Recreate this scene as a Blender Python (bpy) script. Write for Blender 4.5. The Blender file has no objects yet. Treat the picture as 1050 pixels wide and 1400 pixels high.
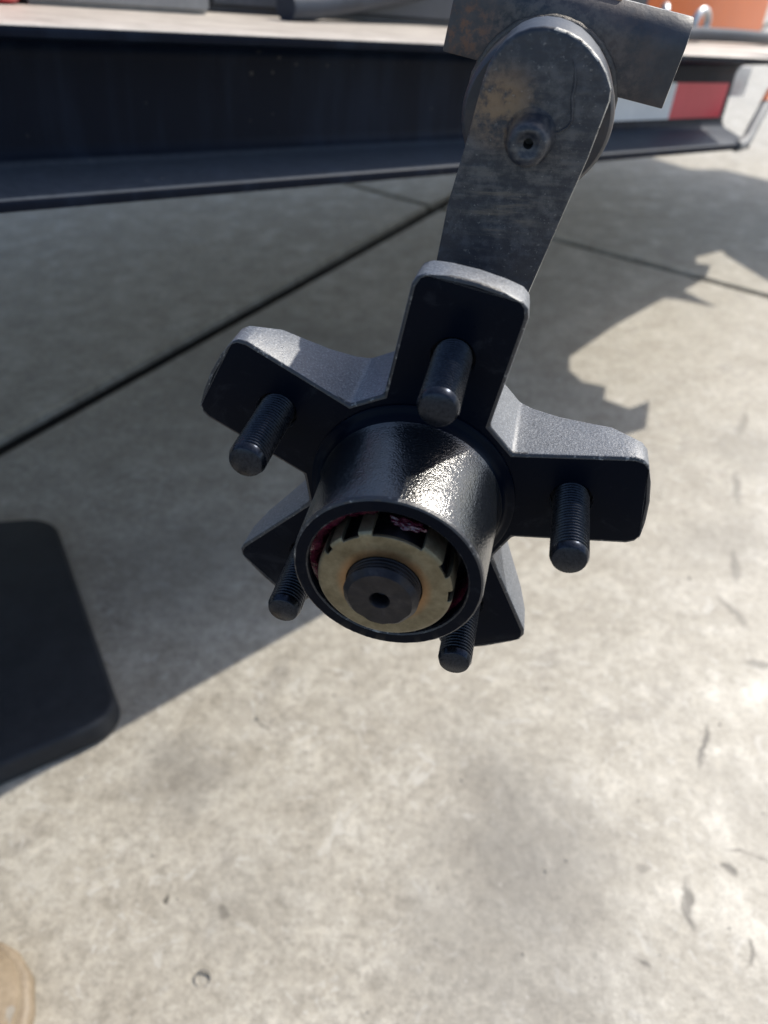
import bpy, bmesh, math, random
from mathutils import Vector, Matrix, noise
random.seed(7)
SC = bpy.context.scene
COL = SC.collection
R = math.radians
pi = math.pi

# ------------------------------------------------------------------ camera, sky, sun, exposure
CAM_H = 0.72
cam = bpy.data.cameras.new("camera")
cam.sensor_fit = 'VERTICAL'
cam.sensor_height = 6.8
cam.sensor_width = 5.1
cam.lens = 5.1
cam.clip_start = 0.01
cam.clip_end = 500
cam.dof.use_dof = True
cam.dof.focus_distance = 0.278
cam.dof.aperture_fstop = 1.8
cam_o = bpy.data.objects.new("camera", cam)
COL.objects.link(cam_o)
cam_o.location = (0, 0, CAM_H)
cam_o.rotation_euler = (R(90 - 38.616), 0, 0)
SC.camera = cam_o

SUN_EL, SUN_YAW = 45.0, 53.0          # yaw: from +Y (view) towards +X
world = bpy.data.worlds.new("World")
SC.world = world
world.use_nodes = True
wn = world.node_tree.nodes
wl = world.node_tree.links
bg = wn.get('Background')
sky = wn.new('ShaderNodeTexSky')
sky.sky_type = 'NISHITA'
sky.sun_disc = False
sky.sun_elevation = R(SUN_EL)
sky.sun_rotation = R(SUN_YAW)
sky.air_density = 1.0
sky.dust_density = 1.5
sky.ozone_density = 0.7
wl.new(sky.outputs[0], bg.inputs[0])
bg.inputs[1].default_value = 0.15

sun = bpy.data.lights.new("sun", 'SUN')
sun.energy = 3.55
sun.angle = R(0.53)
sun.color = (1.0, 0.945, 0.85)
sun_o = bpy.data.objects.new("sun", sun)
COL.objects.link(sun_o)
sv = Vector((math.sin(R(SUN_YAW)) * math.cos(R(SUN_EL)), math.cos(R(SUN_YAW)) * math.cos(R(SUN_EL)), math.sin(R(SUN_EL))))
sun_o.rotation_euler = sv.to_track_quat('Z', 'Y').to_euler()
sun_o.location = (3, 3, 5)

SC.view_settings.view_transform = 'Standard'
SC.view_settings.look = 'None'
SC.view_settings.gamma = 1.0
SC.view_settings.use_curve_mapping = False
SC.view_settings.exposure = 0.58


# ------------------------------------------------------------------ helpers
class Mat:
    """tiny node-graph helper"""
    def __init__(self, name):
        self.m = bpy.data.materials.new(name)
        self.m.use_nodes = True
        self.t = self.m.node_tree
        self.b = self.t.nodes.get('Principled BSDF')
        self._c = None

    def n(self, typ, **kw):
        nd = self.t.nodes.new(typ)
        for k, v in kw.items():
            setattr(nd, k, v)
        return nd

    def link(self, a, b):
        self.t.links.new(a, b)

    def put(self, sock, v):
        if hasattr(v, 'is_output'):
            self.link(v, sock)
        else:
            sock.default_value = v

    @property
    def co(self):
        if self._c is None:
            self._c = self.n('ShaderNodeTexCoord').outputs['Object']
        return self._c

    def world(self):
        return self.n('ShaderNodeNewGeometry').outputs['Position']

    def noise(self, scale, detail=4, rough=.55, co=None, dist=0, out='Fac'):
        nd = self.n('ShaderNodeTexNoise')
        nd.inputs['Scale'].default_value = scale
        nd.inputs['Detail'].default_value = detail
        nd.inputs['Roughness'].default_value = rough
        nd.inputs['Distortion'].default_value = dist
        self.link(co if co is not None else self.co, nd.inputs['Vector'])
        return nd.outputs[out]

    def vor(self, scale, co=None, feature='F1', rand=1.0):
        nd = self.n('ShaderNodeTexVoronoi', feature=feature)
        nd.inputs['Scale'].default_value = scale
        nd.inputs['Randomness'].default_value = rand
        self.link(co if co is not None else self.co, nd.inputs['Vector'])
        return nd.outputs['Distance']

    def ramp(self, fac, pts):
        nd = self.n('ShaderNodeValToRGB')
        e = nd.color_ramp.elements
        while len(e) < len(pts):
            e.new(.5)
        for el, (p, c) in zip(e, pts):
            el.position = p
            el.color = tuple(c) + (1,) if len(c) == 3 else c
        self.link(fac, nd.inputs[0])
        return nd.outputs[0]

    def gate(self, fac, a, b):
        nd = self.n('ShaderNodeMapRange', interpolation_type='SMOOTHSTEP')
        self.put(nd.inputs[0], fac)
        nd.inputs[1].default_value = a
        nd.inputs[2].default_value = b
        return nd.outputs[0]

    def rng(self, fac, a, b):
        nd = self.n('ShaderNodeMapRange')
        self.put(nd.inputs[0], fac)
        nd.inputs[3].default_value = a
        nd.inputs[4].default_value = b
        return nd.outputs[0]

    def math(self, op, a, b=0.0, c=None):
        nd = self.n('ShaderNodeMath', operation=op)
        self.put(nd.inputs[0], a)
        self.put(nd.inputs[1], b)
        if c is not None:
            self.put(nd.inputs[2], c)
        return nd.outputs[0]

    def mix(self, fac, a, b, mode='MIX'):
        nd = self.n('ShaderNodeMix', data_type='RGBA', blend_type=mode)
        self.put(nd.inputs[0], fac)
        for s, v in ((nd.inputs[6], a), (nd.inputs[7], b)):
            if hasattr(v, 'is_output'):
                self.link(v, s)
            else:
                s.default_value = tuple(v) + (1,)
        return nd.outputs[2]

    def dist(self, co, p):
        nd = self.n('ShaderNodeVectorMath', operation='DISTANCE')
        self.link(co, nd.inputs[0])
        nd.inputs[1].default_value = p
        return nd.outputs['Value']

    def bump(self, h, strength=.3, dist=.001, prev=None):
        nd = self.n('ShaderNodeBump')
        nd.inputs['Strength'].default_value = strength
        nd.inputs['Distance'].default_value = dist
        self.link(h, nd.inputs['Height'])
        if prev is not None:
            self.link(prev, nd.inputs['Normal'])
        return nd.outputs[0]

    def fin(self, color=None, rough=None, normal=None, metal=None, coat=None, spec=None, **kw):
        b = self.b
        if color is not None:
            if hasattr(color, 'is_output'):
                self.link(color, b.inputs['Base Color'])
            else:
                b.inputs['Base Color'].default_value = tuple(color) + (1,)
        if rough is not None:
            self.put(b.inputs['Roughness'], rough)
        if metal is not None:
            self.put(b.inputs['Metallic'], metal)
        if spec is not None:
            self.put(b.inputs['Specular IOR Level'], spec)
        if coat is not None:
            b.inputs['Coat Weight'].default_value = coat[0]
            b.inputs['Coat Roughness'].default_value = coat[1]
        if normal is not None:
            self.link(normal, b.inputs['Normal'])
        for k, v in kw.items():
            self.put(b.inputs[k], v)
        return self.m


def mesh_obj(name, me, mats, parent=None, smooth=None):
    for m in (mats if isinstance(mats, (list, tuple)) else [mats]):
        me.materials.append(m)
    o = bpy.data.objects.new(name, me)
    COL.objects.link(o)
    if parent is not None:
        o.parent = parent
    if smooth is not None:
        shade(me, smooth)
    return o


def shade(me, ang):
    """smooth shading with sharp edges above ang degrees"""
    bm = bmesh.new()
    bm.from_mesh(me)
    for f in bm.faces:
        f.smooth = True
    for e in bm.edges:
        if len(e.link_faces) == 2:
            e.smooth = e.calc_face_angle(0) < R(ang)
    bm.to_mesh(me)
    bm.free()


def from_bm(name, bm, mats, parent=None, smooth=None):
    bmesh.ops.recalc_face_normals(bm, faces=bm.faces[:])
    me = bpy.data.meshes.new(name)
    bm.to_mesh(me)
    bm.free()
    return mesh_obj(name, me, mats, parent, smooth)


def lathe(bm, prof, seg=48, xf=None, jit=None, cap=True):
    """revolve (r, z) profile about local z"""
    rings = []
    for r, z in prof:
        if r < 1e-7:
            v = bm.verts.new((0, 0, z))
            rings.append([v])
        else:
            ring = []
            for i in range(seg):
                a = 2 * pi * i / seg
                rr, zz = (r, z) if jit is None else jit(r, z, a)
                ring.append(bm.verts.new((rr * math.cos(a), rr * math.sin(a), zz)))
            rings.append(ring)
    for A, B in zip(rings, rings[1:]):
        if len(A) == 1 and len(B) == 1:
            continue
        for i in range(seg):
            j = (i + 1) % seg
            if len(A) == 1:
                bm.faces.new((A[0], B[i], B[j]))
            elif len(B) == 1:
                bm.faces.new((A[i], A[j], B[0]))
            else:
                bm.faces.new((A[i], A[j], B[j], B[i]))
    if xf is not None:
        bmesh.ops.transform(bm, matrix=xf, verts=[v for r in rings for v in r])
    return rings


def prism(bm, pts, z0, z1):
    lo = [bm.verts.new((x, y, z0)) for x, y in pts]
    hi = [bm.verts.new((x, y, z1)) for x, y in pts]
    bm.faces.new(hi)
    bm.faces.new(lo[::-1])
    n = len(pts)
    for i in range(n):
        j = (i + 1) % n
        bm.faces.new((lo[i], lo[j], hi[j], hi[i]))
    return lo, hi


def box(bm, x0, x1, y0, y1, z0, z1):
    return prism(bm, [(x0, y0), (x1, y0), (x1, y1), (x0, y1)], z0, z1)


def round_poly(pts, rad, n=5):
    out = []
    m = len(pts)
    for i in range(m):
        p0, p1, p2 = Vector(pts[i - 1]), Vector(pts[i]), Vector(pts[(i + 1) % m])
        r = rad[i] if isinstance(rad, (list, tuple)) else rad
        a, b = (p0 - p1).normalized(), (p2 - p1).normalized()
        if r <= 0:
            out.append(tuple(p1))
            continue
        half = a.angle(b) / 2
        t = r / math.tan(half)
        s, e = p1 + a * t, p1 + b * t
        c = p1 + (a + b).normalized() * (r / math.sin(half))
        a0 = math.atan2(s.y - c.y, s.x - c.x)
        a1 = math.atan2(e.y - c.y, e.x - c.x)
        dlt = (a1 - a0 + pi) % (2 * pi) - pi
        for k in range(n + 1):
            t_ = a0 + dlt * k / n
            out.append((c.x + r * math.cos(t_), c.y + r * math.sin(t_)))
    return out


def tube(bm, path, rad, seg=16, cap=True, up=Vector((0, 0, 1))):
    path = [Vector(p) for p in path]
    rings = []
    n = len(path)
    for i, p in enumerate(path):
        t = (path[min(i + 1, n - 1)] - path[max(i - 1, 0)]).normalized()
        u = up if abs(t.dot(up)) < .95 else Vector((1, 0, 0))
        a = t.cross(u).normalized()
        b = a.cross(t)
        r = rad[i] if isinstance(rad, (list, tuple)) else rad
        rings.append([bm.verts.new(p + a * r * math.cos(2 * pi * k / seg) + b * r * math.sin(2 * pi * k / seg)) for k in range(seg)])
    for A, B in zip(rings, rings[1:]):
        for k in range(seg):
            j = (k + 1) % seg
            bm.faces.new((A[k], A[j], B[j], B[k]))
    if cap:
        bm.faces.new(rings[0][::-1])
        bm.faces.new(rings[-1])
    return rings


def torus(bm, R0, r0, xf, seg=32, ring=12, jit=None, sx=1.0):
    V = []
    for i in range(seg):
        a = 2 * pi * i / seg
        row = []
        for k in range(ring):
            b = 2 * pi * k / ring
            rr = r0 if jit is None else r0 * jit(a, b)
            row.append(bm.verts.new(xf @ Vector(((R0 + rr * math.cos(b)) * math.cos(a) * sx, (R0 + rr * math.cos(b)) * math.sin(a), rr * math.sin(b)))))
        V.append(row)
    for i in range(seg):
        for k in range(ring):
            bm.faces.new((V[i][k], V[(i + 1) % seg][k], V[(i + 1) % seg][(k + 1) % ring], V[i][(k + 1) % ring]))


def baked(o):
    """apply the modifiers of o into its mesh"""
    dg = bpy.context.evaluated_depsgraph_get()
    dg.update()
    me = bpy.data.meshes.new_from_object(o.evaluated_get(dg))
    o.modifiers.clear()
    old = o.data
    o.data = me
    bpy.data.meshes.remove(old)
    return me


def bevel(o, w, seg=2, ang=30, weight=False):
    m = o.modifiers.new("bevel", 'BEVEL')
    m.width = w
    m.segments = seg
    m.limit_method = 'WEIGHT' if weight else 'ANGLE'
    m.angle_limit = R(ang)
    m.harden_normals = False
    return m


def empty(name, M, label, cat, group=None):
    o = bpy.data.objects.new(name, None)
    COL.objects.link(o)
    o.matrix_world = M
    o.empty_display_size = .02
    tag(o, label, cat, group)
    return o


def tag(o, label, cat, group=None, kind=None):
    o['label'] = label
    o['category'] = cat
    if group:
        o['group'] = group
    if kind:
        o['kind'] = kind


# ------------------------------------------------------------------ materials
def m_concrete():
    m = Mat('concrete')
    P = m.world()
    warp = m.n('ShaderNodeMix', data_type='RGBA', blend_type='LINEAR_LIGHT')
    warp.inputs[0].default_value = .05
    m.link(P, warp.inputs[6])
    m.link(m.noise(9, 4, .6, P, out='Color'), warp.inputs[7])
    Q = warp.outputs[2]
    big = m.noise(3.2, 5, .6, P)
    mid = m.noise(17, 5, .62, P)
    fine = m.noise(75, 5, .7, P)
    grain = m.noise(420, 3, .7, P)
    c = m.ramp(mid, [(.32, (.285, .258, .212)), (.5, (.350, .322, .270)), (.68, (.415, .388, .334))])
    c = m.mix(m.math('MULTIPLY', m.gate(big, .44, .70), .6), c, (.285, .260, .218), 'MIX')
    c = m.mix(m.math('MULTIPLY', m.gate(m.noise(5.5, 6, .7, P, 1.5), .55, .68), .55), c, (.235, .215, .185))
    sand = m.noise(190, 4, .75, P, .4)
    c = m.mix(.6, c, m.ramp(fine, [(.34, (.33, .325, .315)), (.5, (.5, .5, .5)), (.68, (.66, .658, .65))]), 'OVERLAY')
    c = m.mix(.45, c, m.ramp(sand, [(.36, (.30, .295, .285)), (.47, (.5, .5, .5)), (.60, (.62, .62, .615))]), 'OVERLAY')
    c = m.mix(.35, c, m.ramp(grain, [(.3, (.35, .35, .35)), (.7, (.65, .65, .65))]), 'OVERLAY')
    c = m.mix(m.math('MULTIPLY', m.gate(m.noise(24, 4, .7, P, 2.0), .57, .66), .45), c, (.52, .50, .455))
    # oil stains with shapes of their own
    def spot(c, x, y, r0, r1, col, k):
        d = m.dist(Q, (x, y, .05))
        f = m.math('MULTIPLY', m.gate(d, r1, r0), k)
        return m.mix(f, c, col)
    dark = (.13, .12, .105)
    for x, y, r, k in ((-.215, .45, .045, .5), (.14, .40, .075, .62), (.115, .30, .11, .42), (.10, .50, .05, .25),
                       (.50, .83, .07, .35), (.38, .42, .05, .3), (-.13, .34, .05, .25), (-.28, .78, .12, .3), (.02, .95, .1, .3), (.62, 1.05, .08, .3), (-.2, 1.35, .3, .3)):
        c = spot(c, x, y, r * .35 + .02, r + .05, dark, k)
    def streak(c, x0, y0, x1, y1, wd, col, k):
        sb = m.n('ShaderNodeMapping', vector_type='TEXTURE')
        L_ = math.hypot(x1 - x0, y1 - y0) / 2 + wd
        sb.inputs['Location'].default_value = ((x0 + x1) / 2 + .006, (y0 + y1) / 2 + .006, 0)
        sb.inputs['Rotation'].default_value = (0, 0, math.atan2(y1 - y0, x1 - x0))
        sb.inputs['Scale'].default_value = (L_, wd, 100)
        m.link(Q2, sb.inputs[0])
        ln = m.n('ShaderNodeVectorMath', operation='LENGTH')
        m.link(sb.outputs[0], ln.inputs[0])
        return m.mix(m.math('MULTIPLY', m.gate(ln.outputs['Value'], 1.15, .45), k), c, col)
    w2 = m.n('ShaderNodeMix', data_type='RGBA', blend_type='LINEAR_LIGHT')
    w2.inputs[0].default_value = .012
    m.link(P, w2.inputs[6])
    m.link(m.noise(34, 3, .6, P, out='Color'), w2.inputs[7])
    Q2 = w2.outputs[2]
    soot = (.035, .030, .024)
    for a in ((.356, .514, .330, .462, .0042, .8), (.279, .342, .268, .301, .0052, .75), (.316, .353, .322, .349, .005, .8), (.328, .372, .345, .366, .003, .6),
              (.345, .366, .372, .352, .003, .55), (.217, .275, .224, .271, .003, .7), (.430, .604, .47, .598, .006, .6), (.438, .715, .455, .66, .008, .5),
              (.487, .81, .47, .74, .007, .5), (.533, .91, .56, 1.0, .008, .45), (.320, .290, .310, .270, .0035, .65), (-.150, .529, -.128, .506, .0022, .55),
              (-.205, .326, -.203, .322, .003, .8), (-.155, .318, -.151, .310, .004, .5), (.236, .352, .244, .350, .004, .4), (.645, 1.19, .60, 1.10, .008, .4)):
        c = streak(c, *a[:5], soot, a[5])
    # pits and dark specks
    v1 = m.vor(38, Q)
    sp = m.math('MULTIPLY', m.gate(v1, .11, .05), m.gate(m.noise(23, 2, .5, P), .55, .62))
    c = m.mix(m.math('MULTIPLY', sp, .4), c, (.06, .055, .05))
    v2 = m.vor(90, P)
    sp2 = m.math('MULTIPLY', m.gate(v2, .13, .05), m.gate(m.noise(31, 2, .5, P), .52, .6))
    c = m.mix(m.math('MULTIPLY', sp2, .5), c, (.55, .53, .49))
    h = m.math('ADD', m.math('MULTIPLY', fine, .6), m.math('MULTIPLY', grain, .4))
    nb = m.bump(mid, .35, .004)
    nb = m.bump(h, .55, .0016, nb)
    rough = m.math('SUBTRACT', m.rng(fine, .39, .62), m.math('MULTIPLY', m.gate(mid, .5, .68), .12))
    return m.fin(c, rough, nb, spec=.5)


def m_dirt():
    m = Mat('joint dirt')
    P = m.world()
    c = m.ramp(m.noise(60, 5, .6, P), [(.3, (.006, .0055, .005)), (.7, (.018, .016, .014))])
    return m.fin(c, .9)


def m_hub(cast):
    """gloss black enamel; on the cast sides over a sandy skin, with sky sheen in its colour"""
    m = Mat('sky-greyed enamel on cast iron' if cast else 'black enamel')
    if cast:
        a = m.noise(1300, 3, .65)
        b = m.noise(190, 4, .6)
        c = m.ramp(a, [(.32, (.050, .056, .068)), (.55, (.10, .112, .132)), (.75, (.24, .25, .265))])  # grey-blue tones paint the sky's reflection into the black enamel
        n = m.bump(b, .35, .0006)
        n = m.bump(a, .42, .0005, n)
        return m.fin(c, m.rng(b, .38, .55), n, spec=.9)
    a = m.noise(230, 3, .5)
    b = m.noise(45, 4, .6)
    dust = m.gate(m.noise(120, 6, .75), .60, .72)
    c = m.mix(m.math('MULTIPLY', m.math('MULTIPLY', dust, m.gate(b, .5, .62)), .04), (.0012, .0030, .0075), (.16, .15, .13))
    sm = m.math('MULTIPLY', m.gate(m.noise(55, 5, .7, dist=1.5), .55, .70), .05)
    c = m.mix(sm, c, (.12, .13, .15))
    n = m.bump(a, .10, .0006)
    return m.fin(c, m.rng(b, .22, .36), n, spec=.05)


def m_barrel():
    m = Mat('orange peel black enamel')
    a = m.noise(240, 3, .6)
    b = m.noise(1500, 2, .6)
    n = m.bump(a, .22, .0009)
    n = m.bump(b, .5, .0004, n)
    return m.fin((.006, .0075, .010), m.rng(m.noise(60, 3), .14, .26), n, spec=1.0)


def m_stud():
    m = Mat('black phosphate steel')
    a = m.noise(900, 4, .6)
    c = m.ramp(a, [(.3, (.011, .014, .021)), (.7, (.026, .031, .043))])
    return m.fin(c, m.rng(a, .22, .34), m.bump(a, .08, .0002), metal=.85)


def m_zinc():
    m = Mat('yellow zinc plate')
    a = m.noise(140, 5, .62)
    b = m.noise(600, 4, .6)
    c = m.ramp(a, [(.25, (.095, .080, .050)), (.48, (.145, .127, .085)), (.62, (.185, .166, .115)), (.8, (.15, .10, .058))])
    c = m.mix(.35, c, m.ramp(b, [(.3, (.35, .35, .35)), (.7, (.65, .65, .65))]), 'OVERLAY')
    # brown burnish where it meets the spindle
    d = m.dist(m.co, (0, 0, .050))
    ring = m.gate(d, .0165, .0128)
    c = m.mix(m.math('MULTIPLY', ring, m.rng(a, .2, .9)), c, (.30, .15, .06))
    return m.fin(c, m.rng(a, .34, .52), m.bump(b, .15, .0003), metal=.8)


def m_spindle():
    m = Mat('dark machined steel')
    a = m.noise(220, 5, .65)
    c = m.ramp(a, [(.3, (.007, .007, .010)), (.6, (.017, .016, .020)), (.8, (.045, .042, .044))])
    return m.fin(c, m.rng(a, .32, .55), m.bump(m.noise(500, 4, .7), .3, .0004), metal=.6)


def m_grease():
    m = Mat('red bearing grease')
    a = m.noise(210, 4, .6, dist=1.0)
    c = m.ramp(a, [(.3, (.028, .003, .010)), (.55, (.085, .009, .026)), (.8, (.15, .025, .05))])
    return m.fin(c, .10, m.bump(a, .6, .0018), coat=(1.0, .05), **{'Subsurface Weight': .05, 'Subsurface Radius': (.002, .0008, .0008)})


def m_arm():
    m = Mat('worn black paint on forged steel')
    co = m.co
    big = m.noise(36, 5, .65)
    fine = m.noise(190, 6, .72)
    mp = m.n('ShaderNodeMapping')
    mp.inputs['Rotation'].default_value = (0, 0, R(12))
    mp.inputs['Scale'].default_value = (40, 420, 60)
    m.link(co, mp.inputs[0])
    brush = m.noise(1, 4, .6, mp.outputs[0])
    base = m.mix(m.gate(fine, .45, .7), (.008, .012, .022), (.021, .029, .047))
    # dusty, scuffed paint round the boss
    d = m.dist(co, (.024, .104, -.052))
    near = m.gate(d, .048, .006)
    scuff = m.math('MULTIPLY', near, m.gate(m.math('ADD', m.math('MULTIPLY', fine, .6), m.math('MULTIPLY', brush, .4)), .42, .62))
    c = m.mix(m.math('MULTIPLY', scuff, .7), base, (.11, .103, .095))
    # rust blush
    d2 = m.dist(co, (.0165, .119, -.052))
    rust = m.math('MULTIPLY', m.gate(d2, .016, .003), m.gate(m.math('ADD', m.math('MULTIPLY', fine, .55), m.math('MULTIPLY', big, .45)), .40, .54))
    c = m.mix(m.math('MULTIPLY', rust, .7), c, (.23, .135, .06))
    d3 = m.dist(co, (.020, .088, -.052))
    rust2 = m.math('MULTIPLY', m.gate(d3, .017, .002), m.gate(brush, .52, .66))
    c = m.mix(m.math('MULTIPLY', rust2, .45), c, (.16, .125, .085))
    spk = m.gate(m.noise(700, 3, .7), .62, .72)
    c = m.mix(m.math('MULTIPLY', spk, .3), c, (.3, .29, .27))
    n = m.bump(big, .3, .0012)
    n = m.bump(m.math('ADD', fine, m.math('MULTIPLY', brush, .5)), .5, .0006, n)
    return m.fin(c, m.rng(fine, .36, .6), n, spec=.5)


def m_plate():
    m = Mat('scorched black steel plate')
    co = m.co
    big = m.noise(28, 5, .65)
    fine = m.noise(230, 6, .7)
    base = m.mix(m.gate(big, .4, .65), (.016, .019, .027), (.042, .047, .058))
    d = m.dist(co, (.0275, .113, -.109))
    halo = m.math('MULTIPLY', m.gate(d, .058, .030), m.gate(m.math('ADD', m.math('MULTIPLY', big, .6), m.math('MULTIPLY', fine, .4)), .40, .60))
    c = m.mix(m.math('MULTIPLY', halo, .55), base, (.085, .05, .033))
    ash = m.math('MULTIPLY', m.gate(d, .040, .028), m.gate(fine, .42, .6))
    c = m.mix(m.math('MULTIPLY', ash, .5), c, (.12, .11, .105))
    d2 = m.dist(co, (-.001, .133, -.109))
    c = m.mix(m.math('MULTIPLY', m.math('MULTIPLY', m.gate(d2, .015, .003), .6), m.gate(fine, .46, .62)), c, (.19, .075, .03))
    return m.fin(c, m.rng(fine, .34, .58), m.bump(fine, .3, .0006), spec=.5)


def m_rail():
    m = Mat('dusty black rail paint')
    co = m.co
    mp = m.n('ShaderNodeMapping')
    mp.inputs['Scale'].default_value = (30, 30, 4)
    m.link(co, mp.inputs[0])
    run = m.noise(1, 4, .6, mp.outputs[0])
    fine = m.noise(160, 6, .72)
    flo = m.noise(14, 4, .6)
    c = m.mix(m.gate(run, .45, .7), (.0025, .0055, .014), (.007, .0125, .026))
    # settled dust on upward faces
    g = m.n('ShaderNodeNewGeometry')
    sp = m.n('ShaderNodeSeparateXYZ')
    m.link(g.outputs['Normal'], sp.inputs[0])
    upf = m.gate(sp.outputs[2], .6, .9)
    c = m.mix(m.math('MULTIPLY', upf, m.math('MULTIPLY', m.rng(fine, .2, .8), .7)), c, (.13, .15, .18))
    chip = m.gate(m.vor(70), .16, .08)
    chip = m.math('MULTIPLY', chip, m.gate(flo, .52, .6))
    c = m.mix(m.math('MULTIPLY', chip, .22), c, (.2, .19, .17))
    return m.fin(c, m.rng(fine, .35, .6), m.bump(fine, .2, .0006), spec=.10)


def m_simple(name, c0, c1, scale, rough, metal=0, bump=.2, spec=.5, detail=5):
    m = Mat(name)
    a = m.noise(scale, detail, .65)
    b = m.noise(scale * 7, 4, .65)
    c = m.ramp(m.math('ADD', m.math('MULTIPLY', a, .65), m.math('MULTIPLY', b, .35)), [(.3, c0), (.7, c1)])
    return m.fin(c, m.rng(b, rough[0], rough[1]), m.bump(b, bump, .001), metal=metal, spec=spec)


def m_edge(name, bare, k):
    m = Mat(name)
    a = m.noise(420, 5, .75)
    b = m.noise(90, 4, .7)
    f = m.gate(m.math('ADD', m.math('MULTIPLY', a, .6), m.math('MULTIPLY', b, .4)), .50 - k, .58 - k)
    f = m.math('MULTIPLY', f, m.rng(m.gate(m.noise(38, 3, .6), .42, .6), .35, 1.0))
    c = m.mix(f, (.008, .010, .016), bare)  # pale chips double as sun glints painted along the edges
    return m.fin(c, m.rng(a, .3, .5), m.bump(a, .6, .0006), metal=m.math('MULTIPLY', f, .4), spec=.6)


EDGE = m_edge('chipped enamel with painted glint', (.34, .34, .33), -.035)
EDGE2 = m_edge('scraped edge with painted glint', (.55, .53, .48), .10)
CONC, DIRT = m_concrete(), m_dirt()
HUB, CAST, BARREL, STUD = m_hub(False), m_hub(True), m_barrel(), m_stud()
ZINC, SPIN, GREASE, ARM, PLATE, RAIL = m_zinc(), m_spindle(), m_grease(), m_arm(), m_plate(), m_rail()
DECK = m_simple('worn bare deck steel', (.34, .30, .26), (.60, .55, .49), 22, (.4, .65), .2)
WELD = m_simple('weld metal', (.03, .03, .032), (.12, .105, .09), 160, (.35, .6), .4, .5)
RUBBER = m_simple('black rubber', (.005, .0065, .010), (.022, .025, .031), 16, (.55, .8), 0, .4, .3)
GALV = m_simple('galvanised steel', (.42, .43, .45), (.66, .67, .68), 60, (.28, .5), .6)
GREYP = m_simple('faded grey paint', (.16, .16, .16), (.26, .26, .255), 20, (.5, .7))
DARKP = m_simple('dark blue grey paint', (.025, .030, .040), (.06, .066, .08), 12, (.4, .6))
HOSE = m_simple('black gloss hose', (.012, .017, .028), (.030, .040, .060), 25, (.5, .65), 0, .15, .25)
ORANGE = m_simple('orange machine paint', (.55, .105, .012), (.68, .15, .02), 7, (.35, .55), 0, .15)
RED = m_simple('red plastic', (.34, .02, .03), (.46, .045, .05), 12, (.35, .5))
TAPEW = m_simple('white reflective tape', (.50, .53, .56), (.66, .68, .70), 18, (.25, .4), 0, .1)
TAPER = m_simple('red reflective tape', (.50, .015, .035), (.60, .035, .06), 18, (.25, .4), 0, .1)
RUSTY = m_simple('rusty steel', (.16, .07, .03), (.36, .25, .17), 180, (.55, .8), .1, .6)
TAN = m_simple('tan boot rubber', (.12, .088, .055), (.27, .215, .15), 30, (.45, .7), 0, .5)
GLEATH = m_simple('worn grey boot leather', (.13, .115, .095), (.27, .245, .21), 40, (.25, .5), 0, .6)
CRUMB = m_simple('grit', (.12, .11, .095), (.40, .37, .32), 90, (.6, .9), 0, .3)
TYRE = m_simple('tyre rubber', (.012, .012, .012), (.03, .03, .03), 40, (.6, .85), 0, .4)

# ------------------------------------------------------------------ ground: joints between cast slabs
bm = bmesh.new()
prism(bm, [(-250, -250), (250, -250), (250, 250), (-250, 250)], -.06, -.018)
ground = from_bm('ground', bm, DIRT)
ground['kind'] = 'structure'
ground['label'] = 'dirt filled joints below the cast concrete slabs'

J0 = Vector((-.646, 1.079))                       # a point on the long dark joint
JA = Vector((.835, 1.339)).normalized()           # its run
K0 = Vector((.482, 2.067))
KB = Vector((.408, -.364)).normalized()           # the cross joint


def cross2(a, b):
    return a.x * b.y - a.y * b.x


def meet(p, d, q, e):
    t = cross2(q - p, e) / cross2(d, e)
    return p + d * t


na = Vector((JA.y, -JA.x))                        # to the right of the long joint
nb = Vector((-KB.y, KB.x))
if nb.y < 0:
    nb = -nb
N = 4
for i in range(-N, N):
    for k in range(-N, N):
        ga, gb = .024, .0105
        e = {}
        pa0, pa1 = J0 + na * (i * 3.2 + ga), J0 + na * ((i + 1) * 3.2 - ga)
        pb0, pb1 = K0 + nb * (k * 3.2 + gb), K0 + nb * ((k + 1) * 3.2 - gb)
        q = [meet(pa0, JA, pb0, KB), meet(pa1, JA, pb0, KB), meet(pa1, JA, pb1, KB), meet(pa0, JA, pb1, KB)]
        if cross2(q[1] - q[0], q[2] - q[1]) < 0:
            q.reverse()
        bm = bmesh.new()
        lo, hi = prism(bm, [tuple(v) for v in q], -.017, 0)
        ed = [x for x in bm.edges if all(abs(v.co.z) < 1e-6 for v in x.verts)]
        bmesh.ops.bevel(bm, geom=ed, offset=.003, segments=2, affect='EDGES')
        o = from_bm('concrete_slab', bm, CONC, ground)

# ------------------------------------------------------------------ trailer frame (its own axes: x along the rail, y inwards, z up)
TA = Vector((-.254, .520, -.163 + CAM_H))
td = Vector((.76907, .62988, -.10852))
tp = Vector((-.63363, .77364, 0))
tn = td.cross(tp)
TM = Matrix(((td.x, tp.x, tn.x, TA.x), (td.y, tp.y, tn.y, TA.y), (td.z, tp.z, tn.z, TA.z), (0, 0, 0, 1)))


def TL(x, y, z):
    return TM @ Vector((x, y, z + (.006 if z > .09 else 0)))      # deck level is 6 mm higher than the rail drawing


trailer = empty('trailer_frame', TM, 'black steel trailer frame with channel side rail and red and white tape', 'trailer frame')


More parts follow.
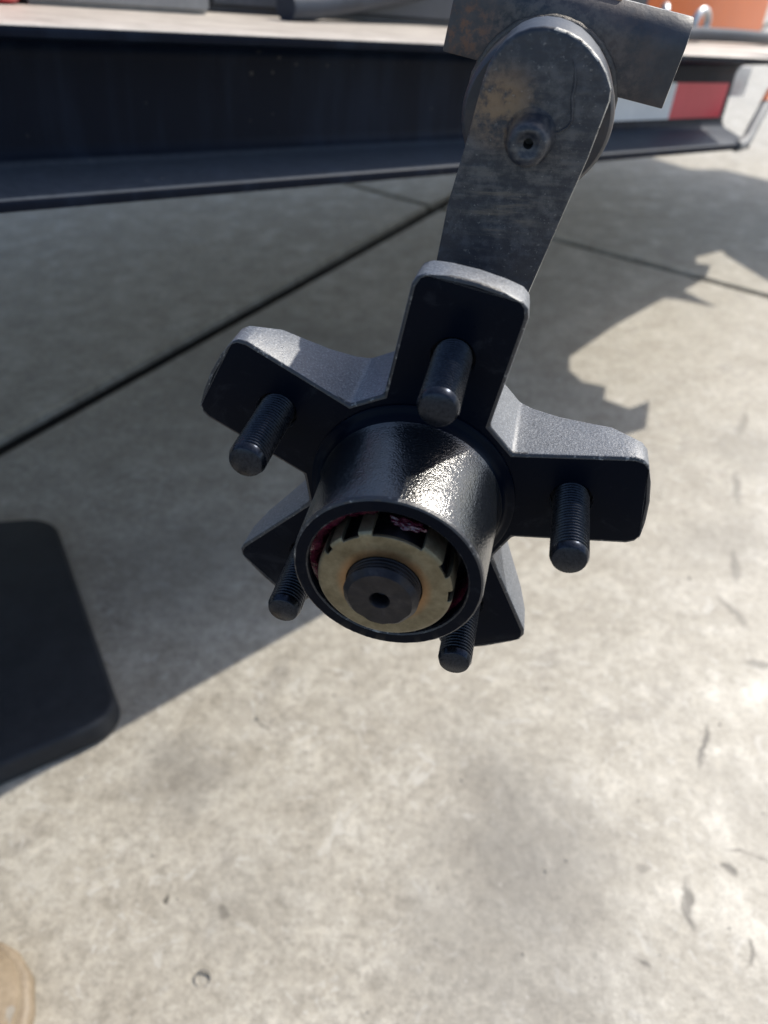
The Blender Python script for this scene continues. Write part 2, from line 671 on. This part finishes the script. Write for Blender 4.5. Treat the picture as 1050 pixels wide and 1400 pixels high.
def channel(bm, x0, x1, h=.108, w=.058, tf=.0085, tw=.007, bow=True):
    prof = [(0, 0), (w, 0), (w, h), (0, h), (0, h - .007)]
    for k in range(6):                                   # underside of the top flange runs into the web
        a = k * pi / 10
        prof.append((w - tw - .012 + .012 * math.sin(a), h - .012 - .012 + .012 * math.cos(a)))
    for k in range(6):                                   # sloping inner face of the lower flange
        a = k * pi / 10
        prof.append((w - tw - .014 + .014 * math.cos(a), .018 + .014 - .014 * math.sin(a)))
    prof.append((0, .0075))
    nseg = 40
    rows = []
    for i in range(nseg + 1):
        x = x0 + (x1 - x0) * i / nseg
        rows.append([bm.verts.new((x, y, z)) for y, z in prof])
    m = len(prof)
    for A, B in zip(rows, rows[1:]):
        for k in range(m):
            j = (k + 1) % m
            bm.faces.new((A[k], A[j], B[j], B[k]))
    bm.faces.new(rows[0])
    bm.faces.new(rows[-1][::-1])


bm = bmesh.new()
channel(bm, -1.3, .985)
rail = from_bm('side_rail', bm, [RAIL, DECK], trailer, 35)
bevel(rail, .0012, 2, 50)
baked(rail)
for p_ in rail.data.polygons:
    if p_.center.z > .1055 and p_.normal.z > .3:
        p_.material_index = 1
shade(rail.data, 35)

# deck plate behind the rail; its unseen right edge is shaped to cast the ground shadow
DK = [(-1.3, .055), (.80, .055), (.861, .078), (1.024, .101), (1.19, .085), (1.33, .03), (1.435, .006), (1.51, .058), (1.464, .065), (1.457, .115),
      (1.493, .142), (1.476, .183), (1.492, .23), (1.53, .264), (1.707, .299), (1.892, .318), (1.913, .289), (1.935, .216), (1.941, .252), (1.956, .315),
      (2.048, .324), (2.13, .366), (2.116, .398), (2.149, .421), (2.236, .404), (2.214, .376), (2.146, .219), (2.1, .017), (2.588, .18), (2.842, .531),
      (2.864, .667), (2.864, .834), (2.787, .903), (2.9, 1.7), (1.2, 2.7), (-1.3, 2.7)]
bm = bmesh.new()
prism(bm, DK, .098, .1055)
deck = from_bm('deck_plate', bm, DECK, trailer)
bm = bmesh.new()
box(bm, -1.3, .93, .30, .34, -.01, .0915)
from_bm('inner_rail', bm, RAIL, trailer)
for x in (-.6, .15, .80):
    bm = bmesh.new()
    box(bm, x, x + .04, .0585, .2995, .03, .0915)
    from_bm('cross_member', bm, RAIL, trailer)
# reflective tape on the web
for nm, x0, x1, mt in (('white_tape', .56, .846, TAPEW), ('red_tape', .8465, .972, TAPER)):
    bm = bmesh.new()
    prism(bm, [(x0, .0320), (x1, .0320), (x1, .0735), (x0, .0735)], 0, .0006)
    bmesh.ops.transform(bm, matrix=Matrix.Translation((0, .0506, 0)) @ Matrix.Rotation(R(90), 4, 'X'), verts=bm.verts[:])
    t = from_bm(nm, bm, mt, trailer)
    t['label'] = nm.split('_')[0] + ' reflective tape'
# light coloured end post and brace beyond the rail end
bm = bmesh.new()
prism(bm, round_poly([(.995, .064), (1.05, .064), (1.05, .072), (.995, .072)], .002, 3), .055, .0915)
o = from_bm('end_plate', bm, GALV, trailer, 30)
bm = bmesh.new()
tube(bm, [(.955, .004, .004), (.975, .006, .005), (.992, .010, .012), (1.008, .016, .022), (1.07, .036, .060), (1.14, .06, .0905)], .0075, 12)
o = from_bm('corner_brace', bm, GREYP, trailer, 40)
bm = bmesh.new()
tube(bm, [(1.052, .0301, .0489), (1.078, .0386, .0648)], .0085, 14)
from_bm('orange_band', bm, ORANGE, o, 40)

# ------------------------------------------------------------------ hub axes (origin: centre of the flange face, z points out of the hub)
HY = R(11.8008)
HO = Vector((.010135, .225307, -.171148 + CAM_H))
HM = Matrix(((math.cos(HY), 0, -math.sin(HY), HO.x), (-math.sin(HY), 0, -math.cos(HY), HO.y), (0, 1, 0, HO.z), (0, 0, 0, 1)))
SP0 = R(77.847)
mm = .001

# ------------------------------------------------------------------ swing arm with spindle, nut and mounting plate
arm = empty('axle_arm', HM, 'worn black swing arm with threaded spindle and brass coloured lock nut through the hub', 'axle arm')
left = [(-1.6, 68.2), (1.4, 87.7), (7.0, 110.3), (10.6, 126.5), (11.9, 130.6), (13.9, 134.2), (16.6, 137.2), (19.8, 139.4), (23.6, 140.8), (27.6, 141.3), (31.6, 141.0), (35.4, 140.0), (39.0, 138.4), (42.4, 136.0), (45.6, 133.0), (48.3, 129.4), (50.2, 125.6), (50.5, 122.0)]
right = [(46.7, 105.5), (40.0, 82.9), (33.4, 60.0), (22, 20), (14.5, -8), (9, -16), (-1, -20), (-13, -17), (-20, -9), (-20.5, 0), (-11, 36)]
outl = [(x * mm, y * mm) for x, y in left + right][::-1]
bm = bmesh.new()
lo, hi = prism(bm, outl, -.078, -.052)
lay = bm.edges.layers.float.new('bevel_weight_edge')
for e in bm.edges:
    if all(abs(v.co.z + .052) < 1e-6 for v in e.verts):
        c = (e.verts[0].co + e.verts[1].co) / 2
        big = c.y > .1240
        e[lay] = (1.0 if c.x > .030 else .8) if big else (.33 if c.x > .02 + (c.y - .06) * .25 and c.y > 0 else .18)
bar = from_bm('arm_bar', bm, [ARM, EDGE2], arm)
bevel(bar, .0088, 5, weight=True)
baked(bar)
for p_ in bar.data.polygons:
    if .02 < p_.normal.z < .80 and p_.normal.x > .1:
        p_.material_index = 1  # sunward bevels only: painted highlight over the scraped edge
shade(bar.data, 28)

# grease boss: a drop shaped dome with a drilled hole
bm = bmesh.new()
prof = [(.0016, .0045), (.0016, .0112), (.0030, .0118), (.0034, .0124), (.0046, .0126), (.0057, .0118), (.0064, .0100), (.0068, .0060), (.0072, .0022), (.0080, .0004), (.0092, -.0010)]


def drop(r, z, a):
    k = max(0, -math.sin(a))
    n_ = noise.noise(Vector((math.cos(a) * 2, math.sin(a) * 2, z * 300)))
    return r * (1 + .16 * k * k * min(1, r / .006) + .02 * n_), z


lathe(bm, [(0, .0045)] + prof, 40, Matrix.Translation((.0272, .1112, -.052)) @ Matrix.Rotation(R(-10), 4, 'Z'), drop)
from_bm('grease_boss', bm, ARM, bar, 50)

# paint flake ridge curling over the rounded end
bm = bmesh.new()
pts = [(.0375, .1330), (.0388, .1300), (.0392, .1262), (.0388, .1225), (.0395, .1190), (.0398, .1160), (.0385, .1140), (.0360, .1125), (.0330, .1122)]
tube(bm, [(x, y, -.0520) for x, y in pts], [.0002, .0004, .0006, .0005, .0006, .0005, .0004, .0004, .0001], 8)
from_bm('paint_ridge', bm, ARM, bar, 60)

# round collar behind the arm
PX, PY, PYC = .0278, .1130, .1108
bm = bmesh.new()
lathe(bm, [(.0005, -.077), (.0250, -.077), (.0262, -.0782), (.0266, -.081), (.0264, -.1086), (.0005, -.1086)], 64, Matrix.Translation((PX, PYC, 0)))
from_bm('pivot_collar', bm, PLATE, arm, 40)
bm = bmesh.new()
torus(bm, .0264, .0018, Matrix.Translation((PX, PYC, -.1082)), 96, 10,
      lambda a, b: 1 + .05 * math.sin(a * 34) + .2 * noise.noise(Vector((math.cos(a) * 5, math.sin(a) * 5, b))))
from_bm('weld_bead', bm, WELD, arm, 60)
# torsion tube running inwards over the rail
bm = bmesh.new()
lathe(bm, [(.0005, -.113), (.026, -.113), (.026, -.42), (.0005, -.42)], 40, Matrix.Translation((PX, PY + .004, 0)))
from_bm('axle_tube', bm, RAIL, arm, 40)

# mounting plate: rolled back along its upper edge
bm = bmesh.new()
ux, uy = Vector((math.cos(R(-11.1)), math.sin(R(-11.1)))), Vector((math.sin(R(11.1)), math.cos(R(11.1))))
o0 = Vector((-.0107, .1262))                 # lower left corner
prof = []                                    # (height along plate, z) of the front surface
for h in (0, .006, .012, .018):
    prof.append((h, -.1090))
Rb = .022
for k in range(1, 8):
    a = k * R(52) / 7
    prof.append((.018 + Rb * math.sin(a) * .62, -.1090 - Rb * (1 - math.cos(a)) * .8))
th = .0034
rows = []
nx = 12
for i in range(nx + 1):
    x = .0850 * i / nx
    col = []
    for s in (0, 1):
        for (h, z) in (prof if s == 0 else prof[::-1]):
            q = o0 + ux * x + uy * (h + (0.0))
            col.append(bm.verts.new((q.x, q.y, z - s * th)))
    rows.append(col)
m_ = len(rows[0])
for A, B in zip(rows, rows[1:]):
    for k in range(m_):
        bm.faces.new((A[k], A[(k + 1) % m_], B[(k + 1) % m_], B[k]))
bm.faces.new(rows[0])
bm.faces.new(rows[-1][::-1])
pl = from_bm('mounting_plate', bm, [PLATE, EDGE2], arm)
bevel(pl, .0005, 2, 40)
baked(pl)
for p_ in pl.data.polygons:
    if p_.normal.z < .5 and (p_.normal.y > .6 or (p_.normal.x > .5 and p_.center.z > -.111)):
        p_.material_index = 1  # top and right edges carry the painted sun glint
shade(pl.data, 30)
hh, zz = prof[-1]
bm = bmesh.new()
q0 = o0 + ux * .046 + uy * (hh - .0005)
a_, b_ = q0, q0 + ux * .0125
v = []
for (p_, dz) in ((a_, 0), (b_, 0)):
    for (du, z_) in ((-.0016, zz + .0012), (.0016, zz + .0008), (.0016, zz - .0045), (-.0016, zz - .0045)):
        w_ = p_ + uy * du
        v.append(bm.verts.new((w_.x, w_.y, z_)))
for f in ((0, 1, 2, 3), (7, 6, 5, 4), (0, 4, 5, 1), (1, 5, 6, 2), (2, 6, 7, 3), (3, 7, 4, 0)):
    bm.faces.new([v[i] for i in f])
tb = from_bm('edge_tab', bm, RUSTY, pl)
bevel(tb, .0006, 2)
baked(tb)

# spindle: threads behind the nut face, chamfered nose with a centre drilling
prof = [(0, .0500), (.0014, .0502), (.0026, .0512), (.0028, .0556), (.0034, .0565), (.0103, .0565), (.0114, .0552)]
z = .0546
while z > .0488:
    prof += [(.0121, z), (.0121, z - .0003), (.0112, z - .0008), (.0121, z - .0013)]
    z -= .0016
prof += [(.0118, .046), (.0118, .020), (.0165, .019), (.0165, -.0520)]
bm = bmesh.new()


def spj(r, z, a):
    if z > .0535 and r > .009:           # slightly beaten nose
        k = .00035 * noise.noise(Vector((math.cos(a) * 3, math.sin(a) * 3, z * 200)))
        return r + k, z + k
    return r, z


lathe(bm, prof, 64, None, spj)
from_bm('spindle', bm, SPIN, arm, 32)

# stamped nut retainer: a cap with slots round its skirt
bm = bmesh.new()
seg = 180
prof = [(.0124, .0500), (.0150, .05005), (.0190, .0500), (.0206, .04995), (.0214, .0497), (.0220, .0491), (.0222, .0478), (.0223, .0440), (.0223, .0370)]
grid = [[bm.verts.new((r * math.cos(2 * pi * i / seg), r * math.sin(2 * pi * i / seg), z)) for i in range(seg)] for r, z in prof]


def slot(a):
    return any(p <= a <= q for p, q in ((56, 100), (113, 128), (143, 150), (20, 33), (352, 360), (0, 3)))


for k in range(len(prof) - 1):
    for i in range(seg):
        a = (i + .5) * 360 / seg
        if k >= 3 and slot(a):
            continue
        j = (i + 1) % seg
        bm.faces.new((grid[k][i], grid[k][j], grid[k + 1][j], grid[k + 1][i]))
loose = [v for v in bm.verts if not v.link_faces]
bmesh.ops.delete(bm, geom=loose, context='VERTS')
cap = from_bm('nut_retainer', bm, ZINC, arm)
so = cap.modifiers.new('s', 'SOLIDIFY')
so.thickness = .0013
so.offset = -1
bevel(cap, .0003, 1, 50)
baked(cap)
shade(cap.data, 35)

# hex nut inside the retainer
bm = bmesh.new()
hexp = [(.0200 * math.cos(R(a)), .0200 * math.sin(R(a))) for a in range(18, 378, 60)]
prism(bm, hexp, .0300, .0478)
nut = from_bm('hex_nut', bm, SPIN, arm)
bevel(nut, .0008, 2)
baked(nut)
shade(nut.data, 30)
# washer and bearing face in the depth of the bore
bm = bmesh.new()
lathe(bm, [(.0125, .0285), (.0225, .0285), (.0228, .0280), (.0228, .0262), (.0125, .0262)], 64)
from_bm('tab_washer', bm, SPIN, arm, 40)

# grease packed round the bore
bm = bmesh.new()
seg, ring = 140, 12
V = []
for i in range(seg):
    a = 2 * pi * i / seg
    top = max(0, math.cos(a - R(125)))
    row = []
    for k in range(ring):
        b = pi * k / (ring - 1)
        n1 = noise.noise(Vector((math.cos(a) * 6, math.sin(a) * 6, k * .35)))
        n2 = noise.noise(Vector((math.cos(a) * 22, math.sin(a) * 22, k * .9 + 7)))
        hgt = (.0010 + .0030 * top) * (1 + .6 * n1 + .55 * n2)
        zc = .0285 + (.0446 - .0285 - .004 * (1 - top)) * (k / (ring - 1))
        row.append(bm.verts.new(((.0263 - hgt * math.sin(b) ** .5) * math.cos(a), (.0263 - hgt * math.sin(b) ** .5) * math.sin(a), zc + .0006 * n2)))
    V.append(row)
for i in range(seg):
    for k in range(ring - 1):
        bm.faces.new((V[i][k], V[(i + 1) % seg][k], V[(i + 1) % seg][k + 1], V[i][k + 1]))
gr = from_bm('grease', bm, GREASE, arm, 80)
gr['label'] = 'dark red bearing grease smeared round the bore'
# a smear lying on the nut inside the wide slot
bm = bmesh.new()
bmesh.ops.create_icosphere(bm, subdivisions=4, radius=1)
for v_ in bm.verts:
    k = 1 + .5 * noise.noise(v_.co * 2.3) + .22 * noise.noise(v_.co * 6)
    v_.co = Vector((v_.co.x * .0052 * k, v_.co.y * .0012 * k, v_.co.z * .0022 * k))
bmesh.ops.transform(bm, matrix=Matrix.Translation((.0062, .0205, .0425)) @ Matrix.Rotation(R(-14), 4, 'Z'), verts=bm.verts[:])
from_bm('grease_smear', bm, GREASE, arm, 80)['label'] = 'smear of red grease on the nut'

# ------------------------------------------------------------------ the five-spoke hub
hub = empty('wheel_hub', HM, 'black five spoke trailer wheel hub with threaded studs and no wheel', 'wheel hub')


def rear(u):
    t = [(0, -.041), (.034, -.040), (.042, -.0325), (.052, -.0268), (.062, -.0232), (.070, -.0205), (.0775, -.0135), (.084, -.0115)]
    for (a, za), (b, zb) in zip(t, t[1:]):
        if u <= b:
            return za + (zb - za) * max(0, u - a) / (b - a)
    return t[-1][1]


HW = .0187
US = [.0368, .042, .047, .052, .057, .062, .066, .070, .074, .0772]
bm = bmesh.new()
front_in, rear_in = [], []
for s in range(5):
    a = SP0 + s * 2 * pi / 5
    U = Vector((math.cos(a), math.sin(a)))
    W = Vector((-math.sin(a), math.cos(a)))
    st = [(u, HW) for u in US] + [(.0800, HW - .0010), (.0818, HW - .0033)]
    stations = []
    for u, hw in st:
        dr = 1 - .05                              # casting draft
        q = []
        for sgn in (-1, 1):
            f = U * u + W * hw * sgn
            g = U * u + W * (hw * .97) * sgn
            q.append((bm.verts.new((f.x, f.y, 0)), bm.verts.new((g.x, g.y, rear(u)))))
        # interior station points keep the faces regular
        stations.append(q)
    # tip arc
    tip = []
    for k in range(5):
        w = (HW - .0033) * (1 - k / 2)
        u = .0818 + .0018 * (1 - (1 - k / 2) ** 2)
        if k in (0, 4):
            continue
        f = U * u + W * (-w)
        tip.append((bm.verts.new((f.x, f.y, 0)), bm.verts.new((f.x, f.y, rear(u)))))
    for A, B in zip(stations, stations[1:]):
        (af0, ar0), (af1, ar1) = A
        (bf0, br0), (bf1, br1) = B
        bm.faces.new((af0, bf0, bf1, af1))       # front
        bm.faces.new((ar1, br1, br0, ar0))       # rear
        bm.faces.new((af0, ar0, br0, bf0))       # sides
        bm.faces.new((bf1, br1, ar1, af1))
    (lf0, lr0), (lf1, lr1) = stations[-1]
    fr = [lf0] + [t_[0] for t_ in tip] + [lf1]
    rr = [lr0] + [t_[1] for t_ in tip] + [lr1]
    bm.faces.new(fr)
    bm.faces.new(rr[::-1])
    for k in range(len(fr) - 1):
        bm.faces.new((fr[k], rr[k], rr[k + 1], fr[k + 1]))
    front_in.append((stations[0][0][0], stations[0][1][0]))
    rear_in.append((stations[0][0][1], stations[0][1][1]))
# middle of the flange
ringf, ringr = [], []
for s in range(5):
    ringf += [front_in[s][0], front_in[s][1]]
    ringr += [rear_in[s][0], rear_in[s][1]]
cf = bm.verts.new((0, 0, 0))
cr = bm.verts.new((0, 0, -.040))
for k in range(10):
    j = (k + 1) % 10
    bm.faces.new((cf, ringf[k], ringf[j]))
    bm.faces.new((cr, ringr[j], ringr[k]))
    if k % 2 == 1:                               # chamfered valley wall
        bm.faces.new((ringf[k], ringr[k], ringr[j], ringf[j]))
whole = from_bm('flange', bm, [HUB, CAST, EDGE], hub)
cut = bmesh.new()
for s in range(5):
    a = SP0 + s * 2 * pi / 5
    lathe(cut, [(0, -.0030), (.0074, -.0030), (.0078, .004), (0, .004)], 40, Matrix.Translation((.05715 * math.cos(a), .05715 * math.sin(a), 0)))
cutter = from_bm('cutter', cut, HUB)
cutter.parent = hub
bevel(whole, .0013, 3, 40)
bo = whole.modifiers.new('b', 'BOOLEAN')
bo.operation = 'DIFFERENCE'
bo.object = cutter
bo.solver = 'EXACT'
bpy.context.view_layer.update()
baked(whole)
bpy.data.objects.remove(cutter)
src = whole.data
for p_ in src.polygons:
    nz = p_.normal.z
    p_.material_index = 0 if nz > .97 else (2 if nz > .25 and math.hypot(p_.center.x, p_.center.y) > .03 else 1)  # front bevels take the chipped tone with its painted glint
shade(src, 33)


def sector(c):
    r = math.hypot(c.x, c.y)
    for s in range(5):
        a = SP0 + s * 2 * pi / 5
        u = c.x * math.cos(a) + c.y * math.sin(a)
        w = -c.x * math.sin(a) + c.y * math.cos(a)
        if u > .0367 and abs(w) < HW + .002:
            return s
    return -1


for s in range(-1, 5):
    b2 = bmesh.new()
    b2.from_mesh(src)
    dele = [f for f in b2.faces if sector(f.calc_center_median()) != s]
    bmesh.ops.delete(b2, geom=dele, context='FACES')
    me = bpy.data.meshes.new('flange' if s < 0 else 'spoke')
    b2.to_mesh(me)
    b2.free()
    mesh_obj('flange_plate' if s < 0 else 'spoke', me, [HUB, CAST, EDGE], hub)
bpy.data.objects.remove(whole)

# barrel
bm = bmesh.new()
prof = [(.0378, -.0004), (.0377, .0010), (.0368, .0017), (.0356, .0020), (.0345, .0030), (.0335, .0048), (.0329, .0075), (.0325, .012),
        (.0321, .022), (.0318, .034), (.0315, .0440), (.0312, .0452), (.0306, .0456), (.0270, .0456), (.0265, .0452), (.0263, .0440), (.0263, .0250),
        (.0170, .0245), (.0170, -.0400), (.0300, -.0430), (.0310, -.0400)]


def brj(r, z, a):
    k = noise.noise(Vector((math.cos(a) * 4, math.sin(a) * 4, z * 60)))
    if z > .0435 and r < .0320:
        k2 = noise.noise(Vector((math.cos(a) * 40, math.sin(a) * 40, r * 900)))
        return r + .00008 * k2, z + .00010 * k2
    return r + .00005 * k, z


lathe(bm, prof, 160, None, brj)
barrel = from_bm('barrel', bm, [BARREL, HUB, EDGE], hub, 30)
for p_ in barrel.data.polygons:
    c = p_.center
    r = math.hypot(c.x, c.y)
    if (c.z > .0448 or r < .0268) or (c.z < .004 and r > .033):
        p_.material_index = 1
    if c.z > .0442 and (.0308 < r < .0317 or .0262 < r < .0269) and abs(p_.normal.z) < .95:
        p_.material_index = 2
# rear seal collar
bm = bmesh.new()
lathe(bm, [(.0200, -.0402), (.0290, -.0402), (.0315, -.0420), (.0320, -.0470), (.0300, -.0495), (.0200, -.0495)], 64)
from_bm('rear_collar', bm, CAST, hub, 40)

# wheel studs with their threads
bm = bmesh.new()
prof = [(0, .0322), (.0054, .0322), (.0057, .0319), (.0061, .0306)]
z = .0300
while z > -.0015:
    prof += [(.00640, z), (.00640, z - .0003), (.00535, z - .0009), (.00640, z - .0015)]
    z -= .0015
prof += [(.0063, -.0032)]
lathe(bm, prof, 36)
bmesh.ops.recalc_face_normals(bm, faces=bm.faces[:])
smesh = bpy.data.meshes.new('wheel_stud')
bm.to_mesh(smesh)
bm.free()
shade(smesh, 50)
smesh.materials.append(STUD)
for s in range(5):
    a = SP0 + s * 2 * pi / 5
    o = bpy.data.objects.new('wheel_stud', smesh)
    COL.objects.link(o)
    o.parent = hub
    o.location = (.05715 * math.cos(a), .05715 * math.sin(a), 0)
    o.rotation_euler = (0, 0, s * 1.3)

# ------------------------------------------------------------------ black rubber pad lying on the concrete
bm = bmesh.new()
pp = round_poly([(-.283, .512), (-.470, .850), (-.78, .81), (-.60, .322)], [.034, .055, .04, .03], 8)
if sum(pp[i - 1][0] * pp[i][1] - pp[i][0] * pp[i - 1][1] for i in range(len(pp))) < 0:
    pp = pp[::-1]
prism(bm, pp, .0005, .034)
pad = from_bm('rubber_pad', bm, RUBBER)
bevel(pad, .006, 3, 40)
baked(pad)
shade(pad.data, 40)
tag(pad, 'thick black rubber pad with rounded corners lying on the concrete', 'pad')

# ------------------------------------------------------------------ toe of a work boot standing on the concrete
boot = empty('work_boot', Matrix.Translation((-.322, .095, 0)) @ Matrix.Rotation(R(6), 4, 'Z'), 'worn grey and tan work boot at the lower left corner', 'boot')


def loft(bm, secs, n=28):
    rows = []
    for (y, hw, z0, z1, sq) in secs:
        row = []
        for k in range(n):
            a = 2 * pi * k / n
            ca, sa = math.cos(a), math.sin(a)
            x = hw * math.copysign(abs(ca) ** sq, ca)
            zc, hz = (z0 + z1) / 2, (z1 - z0) / 2
            row.append(bm.verts.new((x, y, zc + hz * math.copysign(abs(sa) ** sq, sa))))
        rows.append(row)
    for A, B in zip(rows, rows[1:]):
        for k in range(n):
            bm.faces.new((A[k], A[(k + 1) % n], B[(k + 1) % n], B[k]))
    bm.faces.new(rows[0])
    bm.faces.new(rows[-1][::-1])
    for v_ in bm.verts:
        v_.co += Vector((1, 1, 1)) * .0022 * noise.noise(v_.co * 55)


bm = bmesh.new()
loft(bm, [(-.10, .038, 0, .022, .45), (-.05, .040, 0, .022, .45), (.02, .044, 0, .022, .45), (.09, .052, 0, .022, .45), (.135, .051, 0, .022, .45),
          (.162, .044, .001, .023, .45), (.180, .031, .002, .024, .5), (.188, .015, .004, .024, .6)])
from_bm('sole', bm, TAN, boot, 50)
bm = bmesh.new()
loft(bm, [(-.098, .030, .015, .16, .8), (-.05, .037, .015, .165, .8), (0.0, .040, .015, .15, .85), (.05, .044, .015, .105, .9), (.09, .048, .015, .075, .95),
          (.125, .047, .015, .062, .95), (.150, .041, .015, .053, .95), (.163, .034, .015, .046, 1.0), (.172, .022, .016, .036, 1.0)], 36)
from_bm('upper', bm, GLEATH, boot, 60)
bm = bmesh.new()
loft(bm, [(.070, .0500, .014, .0920, .9), (.105, .0500, .014, .0710, .92), (.138, .0475, .014, .0600, .95), (.156, .040, .014, .052, 1), (.168, .031, .014, .043, 1), (.177, .020, .015, .034, 1), (.181, .009, .018, .028, 1)], 36)
from_bm('toe_cap', bm, TAN, boot, 60)

# ------------------------------------------------------------------ things on the trailer deck
def deck_box(name, x0, x1, y0, y1, h, mat, label, cat, bev=.006, z0=.1060):
    bm = bmesh.new()
    box(bm, x0, x1, y0, y1, 0, h)
    bmesh.ops.bevel(bm, geom=bm.edges[:], offset=bev, segments=3, affect='EDGES')
    bmesh.ops.translate(bm, vec=(0, 0, z0), verts=bm.verts[:])
    bmesh.ops.transform(bm, matrix=TM, verts=bm.verts[:])
    me_c = TM @ Vector(((x0 + x1) / 2, (y0 + y1) / 2, z0))
    bmesh.ops.translate(bm, vec=-me_c, verts=bm.verts[:])
    o = from_bm(name, bm, mat, None, 40)
    o.location = me_c
    tag(o, label, cat)
    return o


deck_box('storage_box', .115, .292, .235, .60, .30, GREYP, 'weathered grey box on the deck at the far left', 'box', .004)
deck_box('tool_chest', .318, 1.10, .29, .80, .34, DARKP, 'dark blue grey steel chest on the deck behind the black hose', 'chest', .008)
bm = bmesh.new()
prism(bm, round_poly([(-.10, .215), (.113, .215), (.113, .36), (-.10, .36)], .025, 5), .1060, .30)
bmesh.ops.transform(bm, matrix=TM, verts=bm.verts[:])
can = from_bm('fuel_can', bm, RED, None, 40)
bevel(can, .008, 3, 40)
baked(can)
shade(can.data, 40)
tag(can, 'red plastic can at the top left corner on the deck', 'can')
# pale strap leaning between the two boxes
bm = bmesh.new()
tube(bm, [TL(.296, .262, .1045), TL(.309, .262, .16), TL(.322, .262, .22)], .0030, 10)
st = from_bm('light_rod', bm, GALV, None, 40)
tag(st, 'thin pale rod standing between the grey box and the dark chest', 'rod')
bm = bmesh.new()
tube(bm, [TL(.37, .222, .1120), TL(.41, .232, .1140), TL(.50, .262, .124), TL(.60, .290, .137), TL(.72, .318, .158)], .0135, 20)
ho = from_bm('black_hose', bm, HOSE, None, 50)
tag(ho, 'shiny black hose rising along the rail top towards the mounting plate', 'hose')
# orange machine
mo = empty('orange_machine', TM @ Matrix.Translation((1.62, .70, .106)), 'orange painted machine body standing on the deck at upper right', 'machine')
bm = bmesh.new()
prism(bm, [(-.34, -.27), (.33, -.16), (.33, .35), (-.34, .35)], .012, .42)
b_o = from_bm('housing', bm, ORANGE, mo)
bevel(b_o, .012, 3, 40)
baked(b_o)
shade(b_o.data, 40)
for x, y in ((-.30, -.20), (.28, -.10), (-.30, .28), (.28, .28)):
    bm = bmesh.new()
    box(bm, x - .03, x + .03, y - .03, y + .03, 0, .02)
    from_bm('foot', bm, RUBBER, mo)
bm = bmesh.new()
tube(bm, [TL(.90, .215, .109), TL(1.05, .228, .110), TL(1.20, .262, .113), TL(1.34, .270, .114), TL(1.5, .300, .113), TL(1.8, .40, .110)], .0105, 16)
h2 = from_bm('cable', bm, HOSE, None, 50)
tag(h2, 'black cable lying on the deck in front of the orange machine', 'cable')
# two chain links standing on the deck
for i, (x, y, yaw) in enumerate(((1.275, .300, 8), (1.195, .325, 40))):
    bm = bmesh.new()
    torus(bm, .0205, .0060, Matrix.Identity(4), 36, 12, None, 1.25)
    M_ = TM @ Matrix.Translation((x, y, .1325)) @ Matrix.Rotation(R(yaw), 4, 'Z') @ Matrix.Rotation(R(90), 4, 'X')
    lk = from_bm('chain_link', bm, GALV, None, 60)
    lk.matrix_world = M_
    tag(lk, ('silver steel link in front of the orange machine, the right one' if i == 0 else 'silver steel link close to the black mounting plate, the left one'), 'chain link', 'chain links on the deck')

# ------------------------------------------------------------------ wheel on the ground at the far right edge
wl_ = empty('spare_wheel', Matrix.Translation((1.42, 2.35, .145)) @ Matrix.Rotation(R(40), 4, 'Z') @ Matrix.Rotation(R(90), 4, 'X'), 'small black tyre wheel standing on the concrete at the right edge', 'wheel')
bm = bmesh.new()
torus(bm, .105, .040, Matrix.Identity(4), 48, 14)
from_bm('tyre', bm, TYRE, wl_, 60)
bm = bmesh.new()
lathe(bm, [(0, .012), (.05, .014), (.066, .03), (.074, .03), (.074, -.03), (0, -.02)], 40)
from_bm('rim', bm, GALV, wl_, 40)

# ------------------------------------------------------------------ litter on the concrete
bm = bmesh.new()
torus(bm, .0066, .0009, Matrix.Translation((-.1545, .263, .0012)) @ Matrix.Rotation(R(18), 4, 'X'), 28, 8)
rg = from_bm('split_ring', bm, CRUMB, None, 60)
tag(rg, 'small bent metal ring lying on the sunlit concrete, lower left', 'ring')
bm = bmesh.new()
for k in range(260):
    if k < 200:
        x, y = random.uniform(-.45, .5), random.uniform(.17, .95)
    else:
        x, y = random.uniform(-.9, 1.1), random.uniform(.7, 2.6)
    s_ = random.choice((.0006, .0008, .001, .0012, .0016)) * random.uniform(.7, 1.2)
    vs = bmesh.ops.create_icosphere(bm, subdivisions=1, radius=s_)['verts']
    rot = Matrix.Rotation(random.uniform(0, 6), 4, 'Z')
    sq = Vector((random.uniform(.6, 1.7), random.uniform(.6, 1.1), random.uniform(.4, .8)))
    for v_ in vs:
        c = Vector((v_.co.x * sq.x, v_.co.y * sq.y, v_.co.z * sq.z))
        c *= 1 + random.uniform(-.2, .2)
        c = rot @ c
        v_.co = c + Vector((x, y, s_ * .35))
gt = from_bm('grit', bm, CRUMB)
tag(gt, 'fine grit scattered over the concrete', 'grit', None, 'stuff')
